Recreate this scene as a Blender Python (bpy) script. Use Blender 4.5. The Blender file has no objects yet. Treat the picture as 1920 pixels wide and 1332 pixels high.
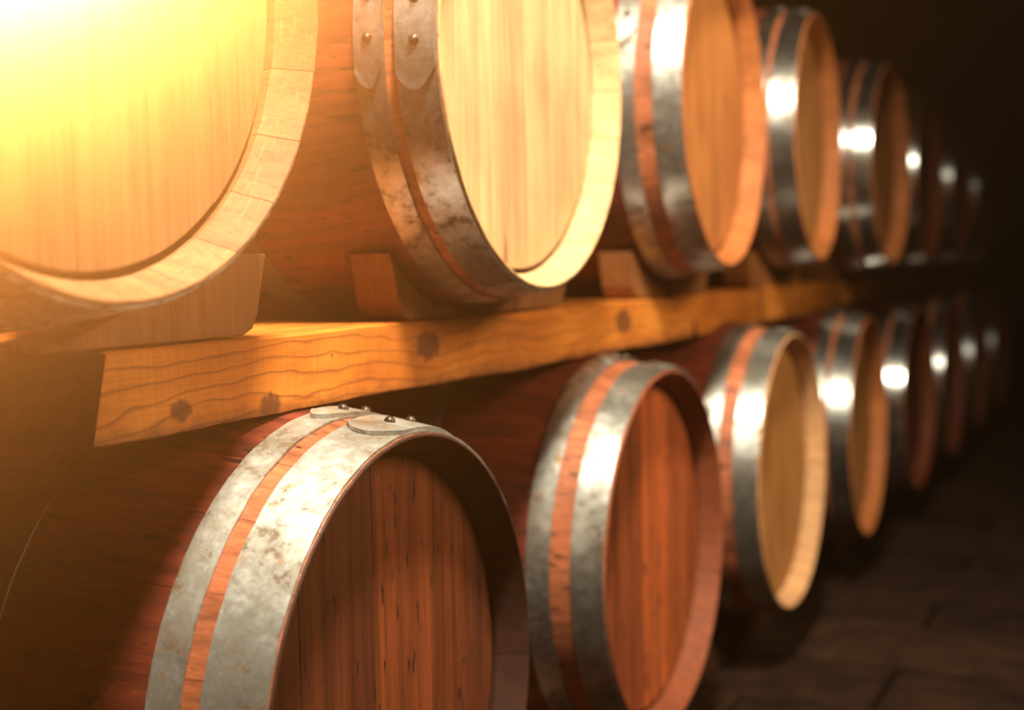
import bpy, bmesh, math, random
from mathutils import Vector, Matrix

random.seed(7)
SC = bpy.context.scene
COL = SC.collection
EYE = 0.857          # camera height over the cellar floor

# ------------------------------------------------------------------ camera
cam_d = bpy.data.cameras.new('camera')
cam = bpy.data.objects.new('camera', cam_d)
COL.objects.link(cam)
F = Vector((-0.43082344, 0.89997915, -0.06654844))
R_ = Vector((0.90239404, 0.43034343, -0.02212508))
U_ = Vector((-0.00872657, 0.06958492, 0.99753786))
M = Matrix((R_, U_, -F)).transposed().to_4x4()
M.translation = Vector((0, 0, EYE))
cam.matrix_world = M
cam_d.sensor_width = 36.0
cam_d.lens = 2564.08 / 1920 * 36
cam_d.clip_start = 0.02
cam_d.dof.use_dof = True
cam_d.dof.focus_distance = 1.36
cam_d.dof.aperture_fstop = 2.5
cam_d.dof.aperture_blades = 0
SC.camera = cam

# ------------------------------------------------------------------ world: thin haze added so the warm glow shows in the air
world = bpy.data.worlds.new('world')
SC.world = world
world.use_nodes = True
wn = world.node_tree
wn.nodes.clear()
wo = wn.nodes.new('ShaderNodeOutputWorld')
bg = wn.nodes.new('ShaderNodeBackground')
bg.inputs['Color'].default_value = (0.012, 0.006, 0.004, 1)
bg.inputs['Strength'].default_value = 0.05
vs = wn.nodes.new('ShaderNodeVolumeScatter')
vs.inputs['Color'].default_value = (1.0, 0.75, 0.45, 1)
vs.inputs['Density'].default_value = 0.045
vs.inputs['Anisotropy'].default_value = 0.93
wn.links.new(bg.outputs[0], wo.inputs['Surface'])
wn.links.new(vs.outputs[0], wo.inputs['Volume'])

# ------------------------------------------------------------------ lights
def lamp_light(name, kind, loc, energy, color, size=0.05, aim=None, **kw):
    d = bpy.data.lights.new(name, kind)
    d.energy = energy
    d.color = color
    if kind in ('POINT', 'SPOT'):
        d.shadow_soft_size = size
    for k, v in kw.items():
        setattr(d, k, v)
    o = bpy.data.objects.new(name, d)
    COL.objects.link(o)
    o.location = loc
    if aim is not None:
        o.rotation_euler = (Vector(aim) - Vector(loc)).to_track_quat('-Z', 'Y').to_euler()
    return o

# two cellar lamps: one high over the row of barrels, one across the aisle
lamp_light('overhead_lamp', 'SPOT', (-0.20, 0.85, EYE + 1.75), 620, (1.0, 0.86, 0.62), 0.12, aim=(-0.85, 2.0, EYE - 0.2),
           spot_size=math.radians(96), spot_blend=0.8)
lamp_light('aisle_lamp', 'SPOT', (0.95, 2.15, EYE + 1.00), 185, (1.0, 0.78, 0.48), 0.38, aim=(-0.8, 2.1, EYE + 0.05),
           spot_size=math.radians(100), spot_blend=0.9)
# warm spot added out of frame to make a flare-like glow in the haze
lamp_light('added_glow_spot', 'SPOT', (-0.458, 0.464, EYE + 0.223), 60000, (1.0, 0.44, 0.13), 0.04, aim=(-0.165, -0.077, EYE + 0.10),
           spot_size=math.radians(36), spot_blend=1.0)
# fill light, added unseen to brighten the first head of the upper row
lamp_light('added_head_fill', 'SPOT', (-0.30, 0.10, EYE + 0.95), 8, (1.0, 0.75, 0.40), 0.05, aim=(-0.73, 0.62, EYE + 0.42),
           spot_size=math.radians(46), spot_blend=1.0)

SC.cycles.max_bounces = 6
SC.cycles.diffuse_bounces = 2
SC.view_settings.view_transform = 'Standard'
SC.view_settings.look = 'None'
SC.view_settings.exposure = 0.0
SC.view_settings.gamma = 1.0
SC.view_settings.use_curve_mapping = False

# ------------------------------------------------------------------ material helpers
class NT:
    def __init__(s, name):
        s.m = bpy.data.materials.new(name)
        s.m.use_nodes = True
        s.t = s.m.node_tree
        s.t.nodes.clear()
        s.out = s.n('ShaderNodeOutputMaterial')
        s.b = s.n('ShaderNodeBsdfPrincipled')
        s.l(s.b.outputs[0], s.out.inputs['Surface'])
        s.tc = s.n('ShaderNodeTexCoord')
        s.oi = s.n('ShaderNodeObjectInfo')
    def n(s, t):
        return s.t.nodes.new(t)
    def l(s, a, b):
        s.t.links.new(a, b)
    def val(s, sock, v):
        if hasattr(v, 'links') or isinstance(v, bpy.types.NodeSocket):
            s.l(v, sock)
        else:
            sock.default_value = v
    def math(s, op, a, b=0.0, c=None, clamp=False):
        n = s.n('ShaderNodeMath'); n.operation = op; n.use_clamp = clamp
        s.val(n.inputs[0], a); s.val(n.inputs[1], b)
        if c is not None: s.val(n.inputs[2], c)
        return n.outputs[0]
    def coords(s, scale=(1, 1, 1), randomize=True):
        mp = s.n('ShaderNodeMapping')
        s.l(s.tc.outputs['Object'], mp.inputs['Vector'])
        mp.inputs['Scale'].default_value = scale
        if randomize:
            cb = s.n('ShaderNodeCombineXYZ')
            r = s.math('MULTIPLY', s.oi.outputs['Random'], 37.0)
            for i in range(3): s.l(r, cb.inputs[i])
            s.l(cb.outputs[0], mp.inputs['Location'])
        return mp.outputs[0]
    def noise(s, vec, scale=1.0, detail=4.0, rough=0.6, dist=0.0):
        n = s.n('ShaderNodeTexNoise')
        s.l(vec, n.inputs['Vector'])
        n.inputs['Scale'].default_value = scale
        n.inputs['Detail'].default_value = detail
        n.inputs['Roughness'].default_value = rough
        n.inputs['Distortion'].default_value = dist
        return n.outputs['Fac']
    def ramp(s, fac, stops, interp='LINEAR'):
        n = s.n('ShaderNodeValToRGB')
        s.l(fac, n.inputs[0])
        e = n.color_ramp.elements
        while len(e) < len(stops): e.new(0.5)
        for el, (p, c) in zip(e, stops):
            el.position = p
            el.color = (c, c, c, 1) if not isinstance(c, tuple) else (*c, 1)
        n.color_ramp.interpolation = interp
        return n.outputs[0]
    def mix(s, fac, a, b, blend='MIX'):
        n = s.n('ShaderNodeMix'); n.data_type = 'RGBA'; n.blend_type = blend
        s.val(n.inputs[0], fac)
        for sock, v in ((n.inputs[6], a), (n.inputs[7], b)):
            if isinstance(v, tuple): sock.default_value = (*v, 1)
            else: s.l(v, sock)
        return n.outputs[2]
    def bump(s, h, strength=0.3, dist=0.002):
        n = s.n('ShaderNodeBump')
        n.inputs['Strength'].default_value = strength
        n.inputs['Distance'].default_value = dist
        s.l(h, n.inputs['Height'])
        s.l(n.outputs[0], s.b.inputs['Normal'])

def wood(name, tone, grain_axis, fine=260.0, streak=45.0, contrast=0.5, rough=0.62, knots=0.0, fleck=0.0, var=0.35):
    """Oak: long streaks along grain_axis, fine pores, per-piece tone from the object's random."""
    m = NT(name)
    def sc(lo, hi): return tuple(lo if i == grain_axis else hi for i in range(3))
    big = m.noise(m.coords(sc(1.6, streak)), 1.0, 5.0, 0.6, 0.35)
    fin = m.noise(m.coords(sc(9.0, fine)), 1.0, 3.0, 0.7)
    blo = m.noise(m.coords((7, 7, 7)), 1.0, 3.0, 0.55)
    g = m.ramp(big, [(0.30, 1.0 - contrast), (0.62, 1.0)])
    f = m.ramp(fin, [(0.32, 0.62), (0.60, 1.0)])
    c = m.mix(1.0, tone if isinstance(tone, tuple) else tone, g, 'MULTIPLY') if isinstance(tone, tuple) else None
    if tone == 'object':
        c = m.mix(1.0, m.oi.outputs['Color'], g, 'MULTIPLY')
    c = m.mix(0.75, c, f, 'MULTIPLY')
    bl = m.ramp(blo, [(0.25, (0.80, 0.66, 0.60)), (0.65, (1.08, 1.05, 1.0))])
    c = m.mix(0.8, c, bl, 'MULTIPLY')
    rnd = m.math('MULTIPLY_ADD', m.oi.outputs['Random'], var, 1.0 - var * 0.6)
    cb = m.n('ShaderNodeCombineXYZ')
    for i in range(3): m.l(rnd, cb.inputs[i])
    c = m.mix(1.0, c, cb.outputs[0], 'MULTIPLY')
    if knots > 0:       # scattered dark specks and nicks
        v = m.noise(m.coords(sc(26.0, 90.0)), 1.0, 2.0, 0.5)
        k = m.ramp(v, [(0.70 - knots * 0.06, 0.0), (0.75 - knots * 0.06, 1.0)])
        c = m.mix(k, c, (0.03, 0.010, 0.005))
    if fleck > 0:       # pale medullary flecks across the sawn chime
        w = m.noise(m.coords(sc(400.0, 30.0)), 1.0, 2.0, 0.5)
        k = m.ramp(w, [(0.60, 0.0), (0.68, fleck)])
        c = m.mix(k, c, m.mix(1.0, c, (1.7, 1.75, 1.8), 'MULTIPLY'))
    m.l(c, m.b.inputs['Base Color'])
    m.b.inputs['Roughness'].default_value = rough
    m.b.inputs['Specular IOR Level'].default_value = 0.35
    h = m.math('ADD', m.math('MULTIPLY', fin, 0.6), m.math('MULTIPLY', big, 0.8))
    m.bump(h, 0.35, 0.0015)
    return m.m

M_HEAD = wood('head_oak', 'object', 2, contrast=0.32, knots=0.0, var=0.14)
M_HEAD_STAINED = wood('stained_head_oak', 'object', 2, contrast=0.66, knots=0.9, var=0.16)
M_CHIME = wood('chime_oak', 'object', 0, contrast=0.30, fleck=0.5, rough=0.7, var=0.25)
M_STAVE = wood('wine_stained_oak', (0.25, 0.046, 0.022), 0, fine=520, streak=60, contrast=0.7, rough=0.5, knots=0.9, var=0.45)
M_STRIP = wood('stave_end_oak', (0.56, 0.175, 0.078), 0, fine=520, streak=70, contrast=0.6, rough=0.55, knots=0.9, var=0.45)
M_CHOCK = wood('chock_pine', (0.36, 0.13, 0.035), 2, streak=30, contrast=0.45, var=0.4)
M_CROSS = wood('bearer_pine', (0.035, 0.013, 0.007), 0, streak=30, contrast=0.4)
M_DARKBEAM = wood('dark_timber_shaded_ends', (0.09, 0.033, 0.015), 1, streak=30, contrast=0.5)
M_BUNG = wood('bung_wood', (0.30, 0.12, 0.06), 2)

def steel_mat(name, grime, rough, metal=0.97, tone=1.0):
    m = NT(name)
    c = m.coords((1, 1, 1))
    sp = m.noise(m.coords((16, 16, 16)), 1.0, 8.0, 0.68, 0.4)
    mot = m.noise(m.coords((75, 75, 75)), 1.0, 5.0, 0.65, 0.3)
    bru = m.noise(m.coords((170, 14, 14)), 1.0, 3.0, 0.6)
    base = m.ramp(sp, [(0.30, (0.20, 0.18, 0.15)), (0.46, (0.44, 0.43, 0.39)), (0.62, (0.66, 0.66, 0.63))])
    base = m.mix(0.5, base, m.ramp(mot, [(0.34, (0.45, 0.42, 0.38)), (0.56, (1, 1, 1))]), 'MULTIPLY')
    gr = m.ramp(m.math('ADD', m.math('MULTIPLY', sp, 0.5), m.math('MULTIPLY', mot, 0.5)),
                [(0.36 + grime, 1.0), (0.43 + grime, 0.0)])
    base = m.mix(m.math('MULTIPLY', gr, 0.85), base, (0.13, 0.085, 0.05))
    ru = m.noise(m.coords((24, 24, 24)), 1.0, 5.0, 0.7)
    rk = m.ramp(ru, [(0.60, 0.0), (0.70, 0.8)])
    base = m.mix(rk, base, (0.42, 0.18, 0.035))
    base = m.mix(1.0, base, (tone, tone, tone), 'MULTIPLY')
    m.l(base, m.b.inputs['Base Color'])
    met = m.math('SUBTRACT', metal, m.math('MULTIPLY', m.math('MAXIMUM', gr, rk), 0.55))
    m.l(met, m.b.inputs['Metallic'])
    r = m.math('ADD', m.math('MULTIPLY', mot, 0.25), m.math('MULTIPLY_ADD', gr, 0.25, rough))
    m.l(r, m.b.inputs['Roughness'])
    m.bump(m.math('ADD', m.math('MULTIPLY', mot, 0.5), m.math('MULTIPLY', bru, 0.4)), 0.25, 0.001)
    return m.m
M_STEEL = steel_mat('galvanised_steel', 0.0, 0.19, 0.97, 0.62)
M_STEEL_FAR = steel_mat('dark_steel', 0.0, 0.09, 0.97, 1.0)
M_STEEL_MID = steel_mat('aged_steel', 0.03, 0.24, 0.92, 0.85)
M_STEEL_SHADE = steel_mat('shaded_bilge_steel', 0.40, 0.75, 0.10)  # bilge hoops only: the shade they lie in is put into this dark colour
M_STEEL_OLD = steel_mat('weathered_steel', 0.055, 0.33, 0.80, 1.1)
m = NT('rivet_iron')
m.b.inputs['Base Color'].default_value = (0.07, 0.05, 0.04, 1)
m.b.inputs['Metallic'].default_value = 0.8
m.b.inputs['Roughness'].default_value = 0.4
M_RIVET = m.m

def beam_mat():
    """Pine timber: growth rings as dark lines running along y and bending round the knots."""
    m = NT('beam_pine')
    sep = m.n('ShaderNodeSeparateXYZ')
    m.l(m.tc.outputs['Object'], sep.inputs[0])
    y, z, x = sep.outputs[1], sep.outputs[2], sep.outputs[0]
    KN = [(1.021, 0.021, 0.024, 0.016), (1.163, 0.011, 0.028, 0.021), (1.50, 0.052, 0.046, 0.030),
          (2.188, 0.050, 0.060, 0.034), (3.43, 0.03, 0.02, 0.02), (1.281, 0.055, 0.003, 0.003)]
    disp = None; dark = None
    for (ky, kz, ry, rz) in KN:
        dy = m.math('DIVIDE', m.math('SUBTRACT', y, ky), ry)
        dz = m.math('DIVIDE', m.math('SUBTRACT', z, kz), rz)
        d2 = m.math('ADD', m.math('MULTIPLY', dy, dy), m.math('MULTIPLY', dz, dz))
        bend = m.math('DIVIDE', m.math('MULTIPLY', 0.012 * min(1, rz / 0.018), 1.0), m.math('ADD', m.math('MULTIPLY', d2, 0.07), 0.8))
        nz = m.noise(m.coords((60, 90, 60), False), 1.0, 2.0)
        dk = m.ramp(m.math('ADD', d2, m.math('MULTIPLY', nz, 0.9)), [(0.7, 1.0), (1.5, 0.0)])
        disp = bend if disp is None else m.math('ADD', disp, bend)
        dark = dk if dark is None else m.math('MAXIMUM', dark, dk)
    wav = m.noise(m.coords((2, 3.2, 9), False), 1.0, 3.0, 0.5)
    h = m.math('ADD', m.math('SUBTRACT', z, disp), m.math('MULTIPLY', wav, 0.09))
    h = m.math('ADD', h, m.math('MULTIPLY', x, 0.35))
    h = m.math('ADD', h, m.math('MULTIPLY', y, -0.012))
    ring = m.math('FRACT', m.math('MULTIPLY', h, 58.0))
    line = m.ramp(ring, [(0.0, 0.0), (0.74, 0.05), (0.88, 0.55), (0.95, 0.95), (1.0, 0.0)])
    fib = m.noise(m.coords((300, 7, 300), False), 1.0, 3.0, 0.6)
    saw = m.noise(m.coords((20, 420, 8), False), 1.0, 2.0, 0.5)
    blo = m.noise(m.coords((9, 5, 12), False), 1.0, 4.0, 0.6)
    c = m.ramp(blo, [(0.3, (0.42, 0.11, 0.013)), (0.5, (0.60, 0.175, 0.021)), (0.7, (0.78, 0.27, 0.036))])
    c = m.mix(m.math('MULTIPLY', line, 0.85), c, (0.22, 0.055, 0.012))
    c = m.mix(0.5, c, m.ramp(fib, [(0.35, 0.70), (0.6, 1.0)]), 'MULTIPLY')
    c = m.mix(0.45, c, m.ramp(saw, [(0.36, 0.70), (0.55, 1.0)]), 'MULTIPLY')
    c = m.mix(m.math('MULTIPLY', dark, 0.85), c, (0.10, 0.030, 0.010))
    # mould and dirt along the lower arris
    low = m.ramp(m.math('ADD', z, m.math('MULTIPLY', m.noise(m.coords((60, 40, 60), False), 1.0, 5.0, 0.7), 0.035)),
                 [(0.014, 0.85), (0.034, 0.0)])
    c = m.mix(low, c, (0.10, 0.035, 0.012))
    m.l(c, m.b.inputs['Base Color'])
    m.b.inputs['Roughness'].default_value = 0.6
    m.b.inputs['Specular IOR Level'].default_value = 0.3
    m.bump(m.math('ADD', m.math('MULTIPLY', saw, 0.5), m.math('MULTIPLY', fib, 0.5)), 0.3, 0.0012)
    return m.m
M_BEAM = beam_mat()

def plain(name, c1, c2, scale, rough=0.9, bump=0.5, spec=0.08):
    m = NT(name)
    m.b.inputs['Specular IOR Level'].default_value = spec
    n1 = m.noise(m.coords((scale,) * 3), 1.0, 7.0, 0.65, 0.3)
    c = m.ramp(n1, [(0.3, c1), (0.68, c2)])
    rnd = m.math('MULTIPLY_ADD', m.oi.outputs['Random'], 0.5, 0.7)
    cb = m.n('ShaderNodeCombineXYZ')
    for i in range(3): m.l(rnd, cb.inputs[i])
    c = m.mix(1.0, c, cb.outputs[0], 'MULTIPLY')
    m.l(c, m.b.inputs['Base Color'])
    m.b.inputs['Roughness'].default_value = rough
    m.bump(n1, bump, 0.01)
    return m.m
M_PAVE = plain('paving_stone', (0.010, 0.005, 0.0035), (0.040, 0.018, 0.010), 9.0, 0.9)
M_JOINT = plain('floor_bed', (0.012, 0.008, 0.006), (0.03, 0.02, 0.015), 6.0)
M_WALL = plain('cellar_plaster', (0.022, 0.011, 0.008), (0.045, 0.022, 0.015), 2.5)
M_CEIL = plain('ceiling_plaster', (0.03, 0.018, 0.013), (0.06, 0.035, 0.025), 2.0)

# ------------------------------------------------------------------ object helpers
def link(name, me, mat=None, parent=None, loc=(0, 0, 0), rot=(0, 0, 0)):
    o = bpy.data.objects.new(name, me)
    COL.objects.link(o)
    o.location = loc; o.rotation_euler = rot
    if parent: o.parent = parent
    if mat is not None and me is not None and not me.materials:
        for mm in (mat if isinstance(mat, (list, tuple)) else [mat]): me.materials.append(mm)
    return o

def mesh_of(name, verts, faces, smooth=False, mats=None):
    me = bpy.data.meshes.new(name)
    me.from_pydata(verts, [], faces)
    if smooth: me.polygons.foreach_set('use_smooth', [True] * len(me.polygons))
    if mats is not None: me.polygons.foreach_set('material_index', mats)
    bm = bmesh.new(); bm.from_mesh(me)
    bmesh.ops.recalc_face_normals(bm, faces=bm.faces)
    bm.to_mesh(me); bm.free()
    me.update()
    return me

def box_mesh(name, x0, x1, y0, y1, z0, z1, bevel=0.0, seg=1):
    bm = bmesh.new()
    bmesh.ops.create_cube(bm, size=1)
    for v in bm.verts:
        v.co = Vector(((x0 + x1) / 2 + v.co.x * (x1 - x0), (y0 + y1) / 2 + v.co.y * (y1 - y0), (z0 + z1) / 2 + v.co.z * (z1 - z0)))
    if bevel:
        bmesh.ops.bevel(bm, geom=bm.edges[:], offset=bevel, segments=seg, affect='EDGES')
    me = bpy.data.meshes.new(name); bm.to_mesh(me); bm.free()
    return me

def tag(o, label, cat, group=None):
    o['label'] = label; o['category'] = cat
    if group: o['group'] = group

# ------------------------------------------------------------------ the room
def struct(name, me, mat):
    o = link(name, me, mat); o['kind'] = 'structure'; return o

X0, X1, Y0, Y1, ZC = -2.10, 2.60, -8.00, 12.0, 3.10
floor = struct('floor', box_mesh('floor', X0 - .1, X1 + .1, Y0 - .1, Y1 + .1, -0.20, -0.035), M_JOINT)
struct('ceiling', box_mesh('ceiling', X0 - .1, X1 + .1, Y0 - .1, Y1 + .1, ZC, ZC + .15), M_CEIL)
struct('wall_left', box_mesh('wall_left', X0 - .15, X0, Y0, Y1, -.2, ZC), M_WALL)
struct('wall_right', box_mesh('wall_right', X1, X1 + .15, Y0, Y1, -.2, ZC), M_WALL)
struct('wall_front', box_mesh('wall_front', X0, X1, Y1, Y1 + .15, -.2, ZC), M_WALL)
struct('wall_back', box_mesh('wall_back', X0, X1, Y0 - .15, Y0, -.2, ZC), M_WALL)
# paving: stone slabs with sunk joints
pm = {}
for r in range(46):
    y0 = -2.20 + r * 0.30
    if y0 + .3 > Y1: break
    off = -0.25 if r % 2 else 0.0
    nx = 6 if y0 < 6.0 else 4
    wdt = 0.80 if y0 < 6.0 else 1.20
    for k in range(nx + 1):
        xa = max(X0, X0 + off + k * wdt); xb = min(X1, X0 + off + (k + 1) * wdt)
        if xb - xa < 0.1: continue
        key = (round(xb - xa, 3))
        if key not in pm:
            w = xb - xa
            pm[key] = box_mesh('paving_slab', 0.005, w - 0.005, 0.006, 0.294, -0.04, 0.0, 0.006)
            pm[key].materials.append(M_PAVE)
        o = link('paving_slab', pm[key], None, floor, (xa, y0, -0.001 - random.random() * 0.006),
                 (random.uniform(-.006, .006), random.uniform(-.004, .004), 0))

# ------------------------------------------------------------------ barrel meshes (barrel axis = local x, front head at +L/2)
L = 0.94; RH = 0.285; RB = 0.330
NS = 24
def prof(t): return RH + (RB - RH) * (1 - ((t - L / 2) / (L / 2)) ** 2)
THK = 0.026
RIN = 0.259
def stave_mesh():
    A = 2 * math.pi / NS
    sub = 4
    verts, faces, mats = [], [], []
    ts = [0.0, 0.002, 0.04, 0.10, 0.18, 0.30, 0.47, 0.64, 0.76, 0.84, 0.90, 0.938, 0.94]
    def inner(t):
        e = min(t, L - t)
        if e < 0.036: return RH - 0.0035 - (RH - 0.0035 - RIN - 0.002) * (e / 0.036)
        return prof(t) - THK
    eps = 0.0016
    def ring(t):
        ro = prof(t); ri = inner(t)
        if t in (0.0, 0.94): ro -= 0.0012
        out = []
        for j in range(sub + 1):
            a = math.pi / 2 - A / 2 + A * j / sub
            if j == 0: a += eps * .5
            if j == sub: a -= eps * .5
            rr = ro - (0.0007 if j in (0, sub) else 0)
            out.append((L / 2 - t, rr * math.cos(a), rr * math.sin(a)))
        for j in range(sub, -1, -1):
            a = math.pi / 2 - A / 2 + A * j / sub
            if j == 0: a += eps
            if j == sub: a -= eps
            out.append((L / 2 - t, ri * math.cos(a), ri * math.sin(a)))
        return out
    tt = ts[:3] + [0.036 + 0.001] + ts[3:]
    tt = sorted(set(tt + [L - 0.036]))
    n = 2 * (sub + 1)
    for t in tt: verts += ring(t)
    for i in range(len(tt) - 1):
        for j in range(n):
            k = (j + 1) % n
            faces.append((i * n + j, i * n + k, (i + 1) * n + k, (i + 1) * n + j))
            tm = (tt[i] + tt[i + 1]) / 2
            mats.append((2 if min(tm, L - tm) < .095 else 0) if (j < sub and i > 0) else 1)
    faces.append(tuple(range(n))); mats.append(1)
    b = (len(tt) - 1) * n
    faces.append(tuple(b + q for q in range(n))); mats.append(1)
    me = mesh_of('stave', verts, faces, False, mats)
    for p in me.polygons: p.use_smooth = True
    me.materials.append(M_STAVE); me.materials.append(M_CHIME); me.materials.append(M_STRIP)
    try:
        me.set_sharp_from_angle(angle=math.radians(28))
    except Exception: pass
    return me
STAVE = stave_mesh()

def board_mesh(ya, yb, x, out=1, R=None, mat=M_HEAD):
    """One head board between y=ya and y=yb of the round head, standing in the croze."""
    R = R or RIN
    th = 0.018; g = 0.0003
    ya += g; yb -= g
    n = 10
    ring = []
    for i in range(n + 1):
        y = ya + (yb - ya) * i / n
        y = max(-R * .9995, min(R * .9995, y))
        ring.append((y, math.sqrt(R * R - y * y)))
    pts = ring + [(y, -z) for y, z in reversed(ring)]
    cleaned = []
    for q in pts:
        if not cleaned or (abs(q[0] - cleaned[-1][0]) + abs(q[1] - cleaned[-1][1])) > 1e-5: cleaned.append(q)
    pts = cleaned
    cy = (ya + yb) / 2
    def inset(p, d): return (cy + (p[0] - cy) * (1 - d / max(.01, (yb - ya) / 2)), p[1] * (1 - d / R))
    v = [(x - th * out, a, b) for a, b in pts]
    v += [(x - 0.0012 * out, a, b) for a, b in pts]
    v += [(x, *inset((a, b), 0.0012)) for a, b in pts]
    m_ = len(pts); f = []
    for s in (0, 1):
        for i in range(m_):
            k = (i + 1) % m_
            f.append((s * m_ + i, s * m_ + k, (s + 1) * m_ + k, (s + 1) * m_ + i))
    f.append(tuple(2 * m_ + i for i in range(m_)))
    f.append(tuple(reversed(range(m_))))
    me = mesh_of('head_board', v, f)
    me.materials.append(mat)
    return me
HEADX = L / 2 - 0.040
HEAD_SETS = []
for cuts in ([-.2585, -.20, -.105, -.012, .078, .165, .2585], [-.2585, -.17, -.075, .03, .118, .20, .2585],
             [-.2585, -.185, -.085, .0, .095, .19, .2585]):
    HEAD_SETS.append([board_mesh(a, b, HEADX) for a, b in zip(cuts[:-1], cuts[1:])])
M_HEAD_SPLIT = M_HEAD.copy(); M_HEAD_SPLIT.name = 'split_head_oak'
def add_stain(mat, y0, z0, ry, rz, col):
    """a dark split stain with its own shape on the wood"""
    t = mat.node_tree
    bs = [n for n in t.nodes if n.type == 'BSDF_PRINCIPLED'][0]
    src = bs.inputs['Base Color'].links[0].from_socket
    tc = [n for n in t.nodes if n.type == 'TEX_COORD'][0]
    def M(op, a, b):
        n = t.nodes.new('ShaderNodeMath'); n.operation = op
        for i, q in enumerate((a, b)):
            if isinstance(q, (int, float)): n.inputs[i].default_value = q
            else: t.links.new(q, n.inputs[i])
        return n.outputs[0]
    sp = t.nodes.new('ShaderNodeSeparateXYZ'); t.links.new(tc.outputs['Object'], sp.inputs[0])
    nz = t.nodes.new('ShaderNodeTexNoise'); t.links.new(tc.outputs['Object'], nz.inputs['Vector']); nz.inputs['Scale'].default_value = 60
    dy = M('DIVIDE', M('SUBTRACT', sp.outputs[1], y0), ry)
    dz = M('DIVIDE', M('SUBTRACT', sp.outputs[2], z0), rz)
    d = M('ADD', M('ADD', M('MULTIPLY', dy, dy), M('MULTIPLY', dz, dz)), M('MULTIPLY', nz.outputs['Fac'], 0.5))
    rp = t.nodes.new('ShaderNodeValToRGB'); t.links.new(d, rp.inputs[0])
    rp.color_ramp.elements[0].position = 0.45; rp.color_ramp.elements[0].color = (0.85,) * 3 + (1,)
    rp.color_ramp.elements[1].position = 1.2; rp.color_ramp.elements[1].color = (0, 0, 0, 1)
    mx = t.nodes.new('ShaderNodeMix'); mx.data_type = 'RGBA'
    t.links.new(rp.outputs[0], mx.inputs[0]); t.links.new(src, mx.inputs[6]); mx.inputs[7].default_value = (*col, 1)
    t.links.new(mx.outputs[2], bs.inputs['Base Color'])
add_stain(M_HEAD_SPLIT, -0.043, -0.250, 0.008, 0.050, (0.26, 0.085, 0.03))
M_HEAD_KNOT = M_HEAD.copy(); M_HEAD_KNOT.name = 'knotty_head_oak'
add_stain(M_HEAD_KNOT, -0.024, 0.125, 0.014, 0.020, (0.16, 0.04, 0.015))
HEAD_SETS.append([board_mesh(a, b, HEADX, mat=M_HEAD_STAINED) for a, b in zip([-.2585, -.165, -.024, .113, .190], [-.165, -.024, .113, .190, .2585])])
HEAD_SETS.append([board_mesh(a, b, HEADX, mat=M_HEAD_SPLIT) for a, b in zip([-.2585, -.17, -.075, .03, .118, .20], [-.17, -.075, .03, .118, .20, .2585])])
HEAD_SETS.append([board_mesh(a, b, HEADX, mat=M_HEAD_KNOT) for a, b in zip([-.2585, -.185, -.085, .0, .095, .19], [-.185, -.085, .0, .095, .19, .2585])])
REAR = board_mesh(-.2585, .2585, -L / 2 + 0.040, -1)

def hoop_mesh(t0, t1, seed):
    """A closed steel band riveted at its ends: inner face hugs the staves."""
    rnd = random.Random(seed)
    n = 120; th = 0.0022
    v, f = [], []
    for i in range(n):
        a = 2 * math.pi * i / n
        w0 = rnd.uniform(-.0006, .0006); w1 = rnd.uniform(-.0005, .0005)
        ta, tb = t0 + w0, t1 + w1
        ra, rb = prof(ta) + 0.0003, prof(tb) + 0.0003
        for (t, r) in ((ta, ra), (ta, ra + th), (tb, rb + th), (tb, rb)):
            v.append((L / 2 - t, r * math.cos(a), r * math.sin(a)))
    for i in range(n):
        k = (i + 1) % n
        for j in range(4):
            q = (j + 1) % 4
            f.append((i * 4 + j, k * 4 + j, k * 4 + q, i * 4 + q))
    me = mesh_of('hoop', v, f, True)
    try: me.set_sharp_from_angle(angle=math.radians(35))
    except Exception: pass
    return me

def lap_mesh(t0, t1, a_deg, span=24, th=0.0036):
    """The overlapping riveted end of a hoop: rounded tip at angle a, running towards smaller angles."""
    n = 22; mth = 8
    v, f = [], []
    top, bot = [], []
    for j in range(mth + 1):
        u = j / mth
        tip = 4.2 * (1 - (2 * u - 1) ** 2) - 1.0 + 1.5 * u       # rounded tip in degrees
        rt, rb = [], []
        for i in range(n + 1):
            s = i / n
            a = math.radians(a_deg + tip - s * (span + tip))
            t = t0 + 0.0006 + (t1 - t0 - 0.0012) * u
            r = prof(t) + 0.0026
            h = th * (1 - max(0, (s - .75) / .25) * .9) + (0.0010 if i == 0 else 0)
            rb.append(len(v)); v.append((L / 2 - t, r * math.cos(a), r * math.sin(a)))
            rt.append(len(v)); v.append((L / 2 - t, (r + h) * math.cos(a), (r + h) * math.sin(a)))
        top.append(rt); bot.append(rb)
    for j in range(mth):
        for i in range(n):
            f.append((top[j][i], top[j][i + 1], top[j + 1][i + 1], top[j + 1][i]))
            f.append((bot[j][i], bot[j + 1][i], bot[j + 1][i + 1], bot[j][i + 1]))
    for i in range(n):
        f.append((top[0][i], bot[0][i], bot[0][i + 1], top[0][i + 1]))
        f.append((top[mth][i], top[mth][i + 1], bot[mth][i + 1], bot[mth][i]))
    for j in range(mth):
        f.append((top[j][0], top[j + 1][0], bot[j + 1][0], bot[j][0]))
        f.append((top[j][n], bot[j][n], bot[j + 1][n], top[j + 1][n]))
    me = mesh_of('hoop_lap', v, f, True)
    try: me.set_sharp_from_angle(angle=math.radians(35))
    except Exception: pass
    return me

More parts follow.
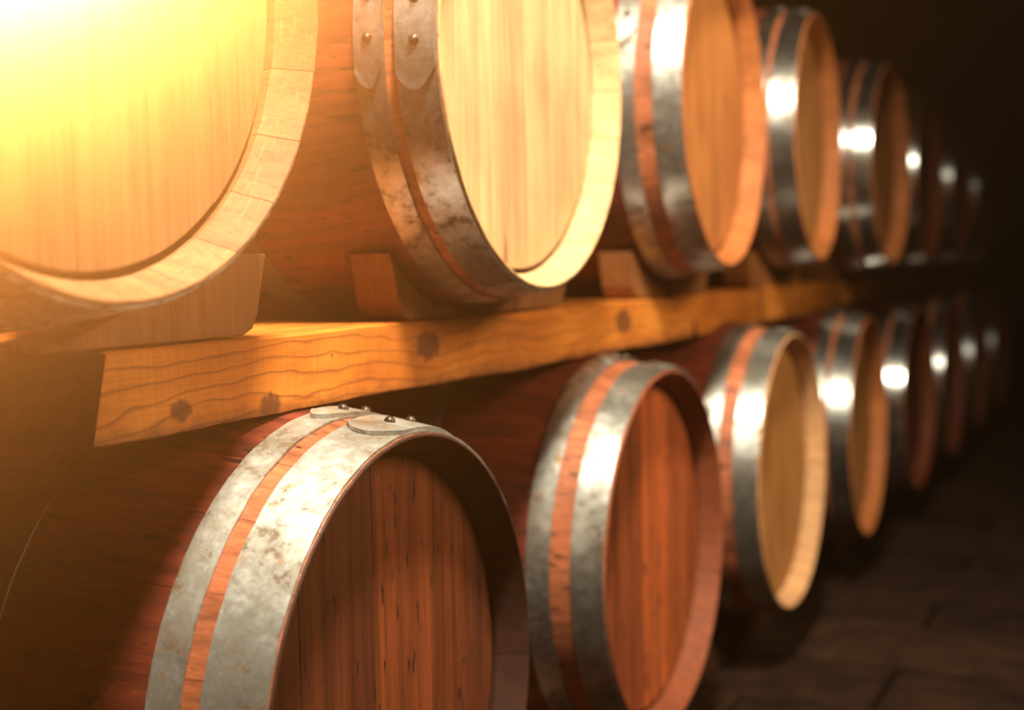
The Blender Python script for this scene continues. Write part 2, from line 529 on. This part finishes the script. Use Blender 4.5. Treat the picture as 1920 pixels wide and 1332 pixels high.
bm = bmesh.new()
bmesh.ops.create_uvsphere(bm, u_segments=14, v_segments=8, radius=0.0062)
bmesh.ops.delete(bm, geom=[v for v in bm.verts if v.co.z < -0.001], context='VERTS')
for fc in bm.faces: fc.smooth = True
RIVET = bpy.data.meshes.new('rivet'); bm.to_mesh(RIVET); bm.free(); RIVET.materials.append(M_RIVET)
BUNG = box_mesh('bung', -.025, .025, -.025, .025, 0, .014, .004)
bm = bmesh.new(); bmesh.ops.create_cone(bm, segments=20, radius1=.027, radius2=.023, depth=.016, cap_ends=True)
BUNG = bpy.data.meshes.new('bung'); bm.to_mesh(BUNG); bm.free(); BUNG.materials.append(M_BUNG)

BARRELS = []
hoop_cache = {}
def make_barrel(front, yaw, label, group, head_tone, chime_tone, hset, hoops, joint, steel, stave_shift=0.0, near=True):
    """front = centre of the front head rim (x, y, z)."""
    fx, fy, fz = front
    c = Vector((fx, fy, 0)) - Vector((math.cos(yaw), math.sin(yaw), 0)) * (L / 2)
    root = bpy.data.objects.new('wine_barrel', None)
    COL.objects.link(root)
    root.location = (c.x, c.y, fz - RB); root.rotation_euler = (0, 0, yaw)
    root.empty_display_size = 0.1
    tag(root, label, 'barrel', group)
    at = (0, 0, RB)
    for k in range(NS):
        o = link('stave', STAVE, None, root, at, (2 * math.pi * k / NS + stave_shift, 0, 0))
        o.color = (*chime_tone, 1)
    for bi, me in enumerate(HEAD_SETS[hset]):
        o = link('head_board', me, None, root, at)
        w = (0.62, 0.66, 1.25, 1.0, 0.8)[bi] if hset == 3 else 1.0
        o.color = (*[q * w for q in head_tone], 1)
    o = link('rear_head', REAR, None, root, at); o.color = (*head_tone, 1)
    for hi, (t0, t1) in enumerate(hoops):
        key = (t0, t1, steel.name)
        if key not in hoop_cache:
            h = hoop_mesh(t0, t1, hi); st_ = M_STEEL_SHADE if .2 < t0 < .7 else steel; h.materials.append(st_)
            lp = lap_mesh(t0, t1, 0.0); lp.materials.append(st_)
            hoop_cache[key] = (h, lp)
        h, lp = hoop_cache[key]
        ja = joint[hi % len(joint)]
        ho = link('hoop', h, None, root, at, (math.radians(ja), 0, 0))
        if t0 < L / 2 or near:
            link('hoop_lap', lp, None, ho)
            for da in (-6.5, -15.5):
                a = math.radians(da); t = (t0 + t1) / 2; r = prof(t) + 0.0058
                link('rivet', RIVET, None, ho, (L / 2 - t, r * math.cos(a), r * math.sin(a)), (a - math.pi / 2, 0, 0))
    b = link('bung', BUNG, None, root, (0, 0, RB + RB + 0.002))
    BARRELS.append((root, front))
    return root

HP_A = [(0.003, 0.055), (0.066, 0.100), (0.285, 0.322)]
HP_L0 = [(0.003, 0.064), (0.083, 0.116), (0.285, 0.322)]
HP_L1 = [(0.003, 0.050), (0.080, 0.115), (0.285, 0.322)]
HP_U1 = [(0.003, 0.050), (0.064, 0.098), (0.285, 0.322)]
def both(h): return h + [(L - b, L - a) for a, b in h]

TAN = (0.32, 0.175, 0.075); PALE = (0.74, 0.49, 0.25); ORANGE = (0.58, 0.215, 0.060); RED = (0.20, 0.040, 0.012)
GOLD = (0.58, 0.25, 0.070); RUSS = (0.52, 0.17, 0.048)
UP = 'wine barrels in the upper row'; LO = 'wine barrels in the lower row'
Z = EYE
upper = [
 ((-0.7285, 0.8341, Z + .2596), .014, 'large oak barrel filling the top left corner, glowing in the warm light', TAN, TAN, 0, HP_A, (200, 215, 190), M_STEEL_OLD),
 ((-0.7268, 1.6324, Z + .2522), .006, 'pale sunlit oak barrel head, second in the upper row', PALE, PALE, 4, HP_U1, (187, 186, 80), M_STEEL_MID),
 ((-0.7203, 2.4408, Z + .2718), .03, 'orange oak barrel third in the upper row, behind the pale sunlit one', ORANGE, RUSS, 2, HP_L1, (120, 160, 100), M_STEEL_MID),
 ((-0.7324, 3.2296, Z + .2774), .04, 'fourth barrel of the upper row with a broad bright steel hoop', GOLD, RUSS, 0, HP_A, (100, 95, 100), M_STEEL),
 ((-0.7116, 4.0451, Z + .2600), -.013, 'fifth barrel of the upper row, blurred, its hoop with a long white glint', ORANGE, RUSS, 1, HP_U1, (60, 95, 100), M_STEEL_FAR),
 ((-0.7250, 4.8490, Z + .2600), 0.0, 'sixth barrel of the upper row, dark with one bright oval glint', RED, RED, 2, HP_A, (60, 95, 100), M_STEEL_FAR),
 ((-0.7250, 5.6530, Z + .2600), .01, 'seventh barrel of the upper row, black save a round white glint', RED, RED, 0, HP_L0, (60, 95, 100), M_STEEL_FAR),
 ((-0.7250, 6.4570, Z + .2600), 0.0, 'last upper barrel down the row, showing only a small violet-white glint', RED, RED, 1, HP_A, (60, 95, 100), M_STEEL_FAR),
]
lower = [
 ((-0.6994, 1.2236, Z - .4593), .024, 'red-brown barrel nearest in the lower row, riveted grey hoops meeting on top', (0.23, 0.054, 0.013), (0.06, 0.018, 0.009), 3, HP_L0, (95.0, 92.0, 80), M_STEEL_OLD),
 ((-0.7080, 2.0520, Z - .4596), .001, 'second barrel of the lower row with rust-red head and stained rim', (0.50, 0.115, 0.030), (0.24, 0.06, 0.02), 3, HP_L1, (80, 93, 80), M_STEEL_MID),
 ((-0.6934, 2.8060, Z - .4432), .003, 'third barrel of the lower row, light orange head with pale lower rim', GOLD, (0.66, 0.36, 0.17), 5, HP_L1, (86, 70, 80), M_STEEL_MID),
 ((-0.6965, 3.6242, Z - .4465), .027, 'fourth barrel of the lower row, narrow orange head beside a glaring hoop', GOLD, RUSS, 0, HP_A, (100, 90, 80), M_STEEL),
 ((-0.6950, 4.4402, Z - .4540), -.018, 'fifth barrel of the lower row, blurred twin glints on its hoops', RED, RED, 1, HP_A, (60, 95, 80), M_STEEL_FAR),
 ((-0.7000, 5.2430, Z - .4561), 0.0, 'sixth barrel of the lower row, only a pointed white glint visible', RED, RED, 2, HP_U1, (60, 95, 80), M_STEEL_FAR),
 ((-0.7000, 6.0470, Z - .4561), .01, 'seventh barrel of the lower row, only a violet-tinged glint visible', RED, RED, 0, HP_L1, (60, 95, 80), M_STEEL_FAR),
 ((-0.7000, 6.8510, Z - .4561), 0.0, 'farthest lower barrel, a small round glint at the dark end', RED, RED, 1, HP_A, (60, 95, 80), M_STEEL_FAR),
]
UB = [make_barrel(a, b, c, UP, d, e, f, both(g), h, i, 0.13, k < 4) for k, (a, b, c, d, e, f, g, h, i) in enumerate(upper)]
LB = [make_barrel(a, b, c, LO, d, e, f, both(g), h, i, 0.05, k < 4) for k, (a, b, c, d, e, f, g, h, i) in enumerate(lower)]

# ------------------------------------------------------------------ rack beams
BX = -0.835
BT, BB = EYE - 0.0687, EYE - 0.1520
def clear_above(barrel_list, x, y, gap=0.004):
    """height the underside must keep to clear the barrels below"""
    best = -9
    for (fx, fy, fz), *_ in barrel_list:
        t = fx - x
        if not (-.02 < t < L): continue
        r = prof(max(0, t)) + (0.0145 if t > .27 else 0.0028)
        dy = max(0.0, abs(y - fy) - 0.012)
        if dy < r: best = max(best, fz + math.sqrt(r * r - dy * dy))
    return best
def clear_below(barrel_list, x, y, gap=0.003):
    best = 9
    for (fx, fy, fz), *_ in barrel_list:
        t = fx - x
        if not (-.02 < t < L): continue
        r = prof(max(0, t)) + 0.0055 + gap
        dy = max(0.0, abs(y - fy) - 0.012)
        if dy < r: best = min(best, fz - math.sqrt(r * r - dy * dy))
    return best

def beam(name, x0, x1, y0, y1, zb, zt, label, group, slant=0.0, mat=None, notches=(), under=lower, over=upper, seed=1, clear=True):
    """x0 front face, x1 back face; saddles are cut where barrels would touch."""
    rnd = random.Random(seed)
    n = max(8, int((y1 - y0) / 0.02))
    xs = [x0, x0 + (x1 - x0) * .04, x0 + (x1 - x0) * .35, x0 + (x1 - x0) * .68, x1 - (x1 - x0) * .04, x1]
    nx = len(xs)
    v, f = [], []
    ys = [y0 + (y1 - y0) * i / n for i in range(n + 1)]
    for (ny, nh, nw) in notches:
        ys += [ny - nw, ny - nw * .3, ny + nw * .3, ny + nw]
    ys = sorted(ys)
    ph = rnd.random() * 6
    for y in ys:
        wob = 0.0012 * math.sin(y * 9 + ph) + 0.0008 * math.sin(y * 23 + ph) + rnd.uniform(-.0004, .0004)
        for j, x in enumerate(xs):
            ch = 0.0025 if j in (0, nx - 1) else 0.0
            z = zt - ch + wob * .6
            if clear: z = min(z, clear_below(over, x, y))
            yy = y + (slant if y == ys[0] else 0)
            v.append((x, yy, z))
        for j, x in reversed(list(enumerate(xs))):
            ch = 0.0025 if j in (0, nx - 1) else 0.0
            z = zb + ch + wob
            for (ny, nh, nw) in notches:
                d = abs(y - ny)
                if d < nw and j < 3: z += nh * min(1, (nw - d) / (nw * .7))
            if clear: z = max(z, clear_above(under, x, y))
            v.append((x, y, z))
    m_ = 2 * nx
    for i in range(len(ys) - 1):
        for j in range(m_):
            k = (j + 1) % m_
            f.append((i * m_ + j, i * m_ + k, (i + 1) * m_ + k, (i + 1) * m_ + j))
    f.append(tuple(range(m_))); f.append(tuple((len(ys) - 1) * m_ + j for j in reversed(range(m_))))
    # object origin at the lower front left corner so the grain reads in local z
    v = [(a - x0, b, c - zb) for a, b, c in v]
    me = mesh_of(name, v, f)
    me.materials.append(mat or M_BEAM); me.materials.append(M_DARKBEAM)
    me.polygons[len(f) - 2].material_index = 1; me.polygons[len(f) - 1].material_index = 1  # end faces take the dark timber: their shade is painted in
    o = link(name, me, mat or M_BEAM, None, (x0, 0, zb))
    tag(o, label, 'beam', group)
    return o

GB = 'timber beams between the two rows'
beam('rack_beam', BX, BX - .185, 0.903, 3.057, BB, BT,
     'long orange timber beam with dark knots under the upper barrels', GB, 0.020, None, ((2.581, .034, .016),), seed=3)
beam('rack_beam', BX + .002, BX - .183, 3.065, 3.800, BB + .002, BT + .003,
     'short orange timber piece continuing the long knotty beam', GB, 0.0, None, ((3.10, .03, .02),), seed=5)
beam('rack_beam', BX - .012, BX - .183, 3.808, 7.20, BB + .010, BT - .006,
     'dim timber beam at the dark far end between the rows', GB, seed=8)
beam('rack_beam', -1.42, -1.58, 0.56, 7.20, BB, BT,
     'rear timber beam behind the barrels, deep in shadow', GB, seed=9)
GL = 'timber beams on the floor'
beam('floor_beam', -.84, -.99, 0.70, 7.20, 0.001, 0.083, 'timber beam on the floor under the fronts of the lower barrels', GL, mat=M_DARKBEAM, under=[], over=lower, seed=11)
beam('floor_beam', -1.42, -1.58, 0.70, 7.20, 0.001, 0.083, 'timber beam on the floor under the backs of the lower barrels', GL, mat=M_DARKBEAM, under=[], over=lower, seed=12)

# ------------------------------------------------------------------ chocks
def chock(front, side, outer, zb, zt, x0, th, label, group, small=.022):
    fx, fy, fz = front
    r = prof(fx - (x0 - th)) + 0.0065
    v2 = []
    n = 9
    zc0, zc1 = zb + 0.006, zt
    a0 = math.asin(max(-1, (zc0 - fz) / r)) if abs((zc0 - fz) / r) < 1 else -math.pi / 2
    a1 = math.asin((zc1 - fz) / r)
    pts = [(r * math.cos(a0 + (a1 - a0) * i / n) , fz + r * math.sin(a0 + (a1 - a0) * i / n)) for i in range(n + 1)]
    if a0 <= -math.pi / 2 + 1e-6: pts[0] = (0.02, fz - r)
    pts = [(max(.015, p[0]), p[1]) for p in pts]
    pts += [(outer, zt), (outer - small * .75, zb + .022), (outer - small * 1.2, zb + .006), (outer - small * 1.9, zb)]
    pts += [(pts[0][0], zb)]
    pts = [(side * a, b) for a, b in pts]
    m_ = len(pts)
    v = [(0, a, b - zb) for a, b in pts] + [(-th, a, b - zb) for a, b in pts]
    f = [tuple(range(m_)), tuple(m_ + i for i in reversed(range(m_)))]
    for i in range(m_):
        k = (i + 1) % m_
        f.append((i, k, m_ + k, m_ + i))
    me = mesh_of('barrel_chock', v, f)
    bm = bmesh.new(); bm.from_mesh(me)
    es = [e for e in bm.edges if len(e.link_faces) == 2 and e.calc_face_angle(0) > 0.9]
    bmesh.ops.bevel(bm, geom=es, offset=0.0012, segments=1, affect='EDGES')
    bm.to_mesh(me); bm.free()
    o = link('barrel_chock', me, M_CHOCK, None, (x0, fy, zb))
    tag(o, label, 'wedge', group)
    return o
GC = 'wooden chocks on the upper beam'; GF = 'wooden chocks on the floor beam'
ordn = ['first', 'second', 'third', 'fourth', 'fifth', 'sixth', 'seventh', 'eighth']
UC = {(0, 1): (.335, 'large wooden wedge right under the nearest upper barrel, on the knotty beam'),
      (1, -1): (.210, 'wooden wedge with a light patch left of the pale barrel head'),
      (1, 1): (.330, 'low wooden wedge right behind the bottom of the pale barrel head'),
      (2, -1): (.205, 'bright orange wooden block standing left of the third upper barrel'),
      (2, 1): (.25, 'shaded wooden wedge right of the third upper barrel')}
for k, (fr, *_r) in enumerate(upper):
    for s in (-1, 1):
        if k > 5: continue
        out, lab = UC.get((k, s), (.25, 'wooden wedge %s of the %s upper barrel, in shadow' % ('left' if s < 0 else 'right', ordn[k])))
        chock(fr, s, out, BT + .0025 if k < 4 else BT - .004, EYE + .016, BX - .004 - (0.012 if k > 3 else 0), .06, lab, GC)
for k, (fr, *_r) in enumerate(lower):
    for s in (-1, 1):
        if k > 4: continue
        lab = 'wooden wedge on the floor beam %s of the %s lower barrel' % ('left' if s < 0 else 'right', ordn[k])
        chock(fr, s, .262, .0855, .155, -.844, .07, lab, GF)
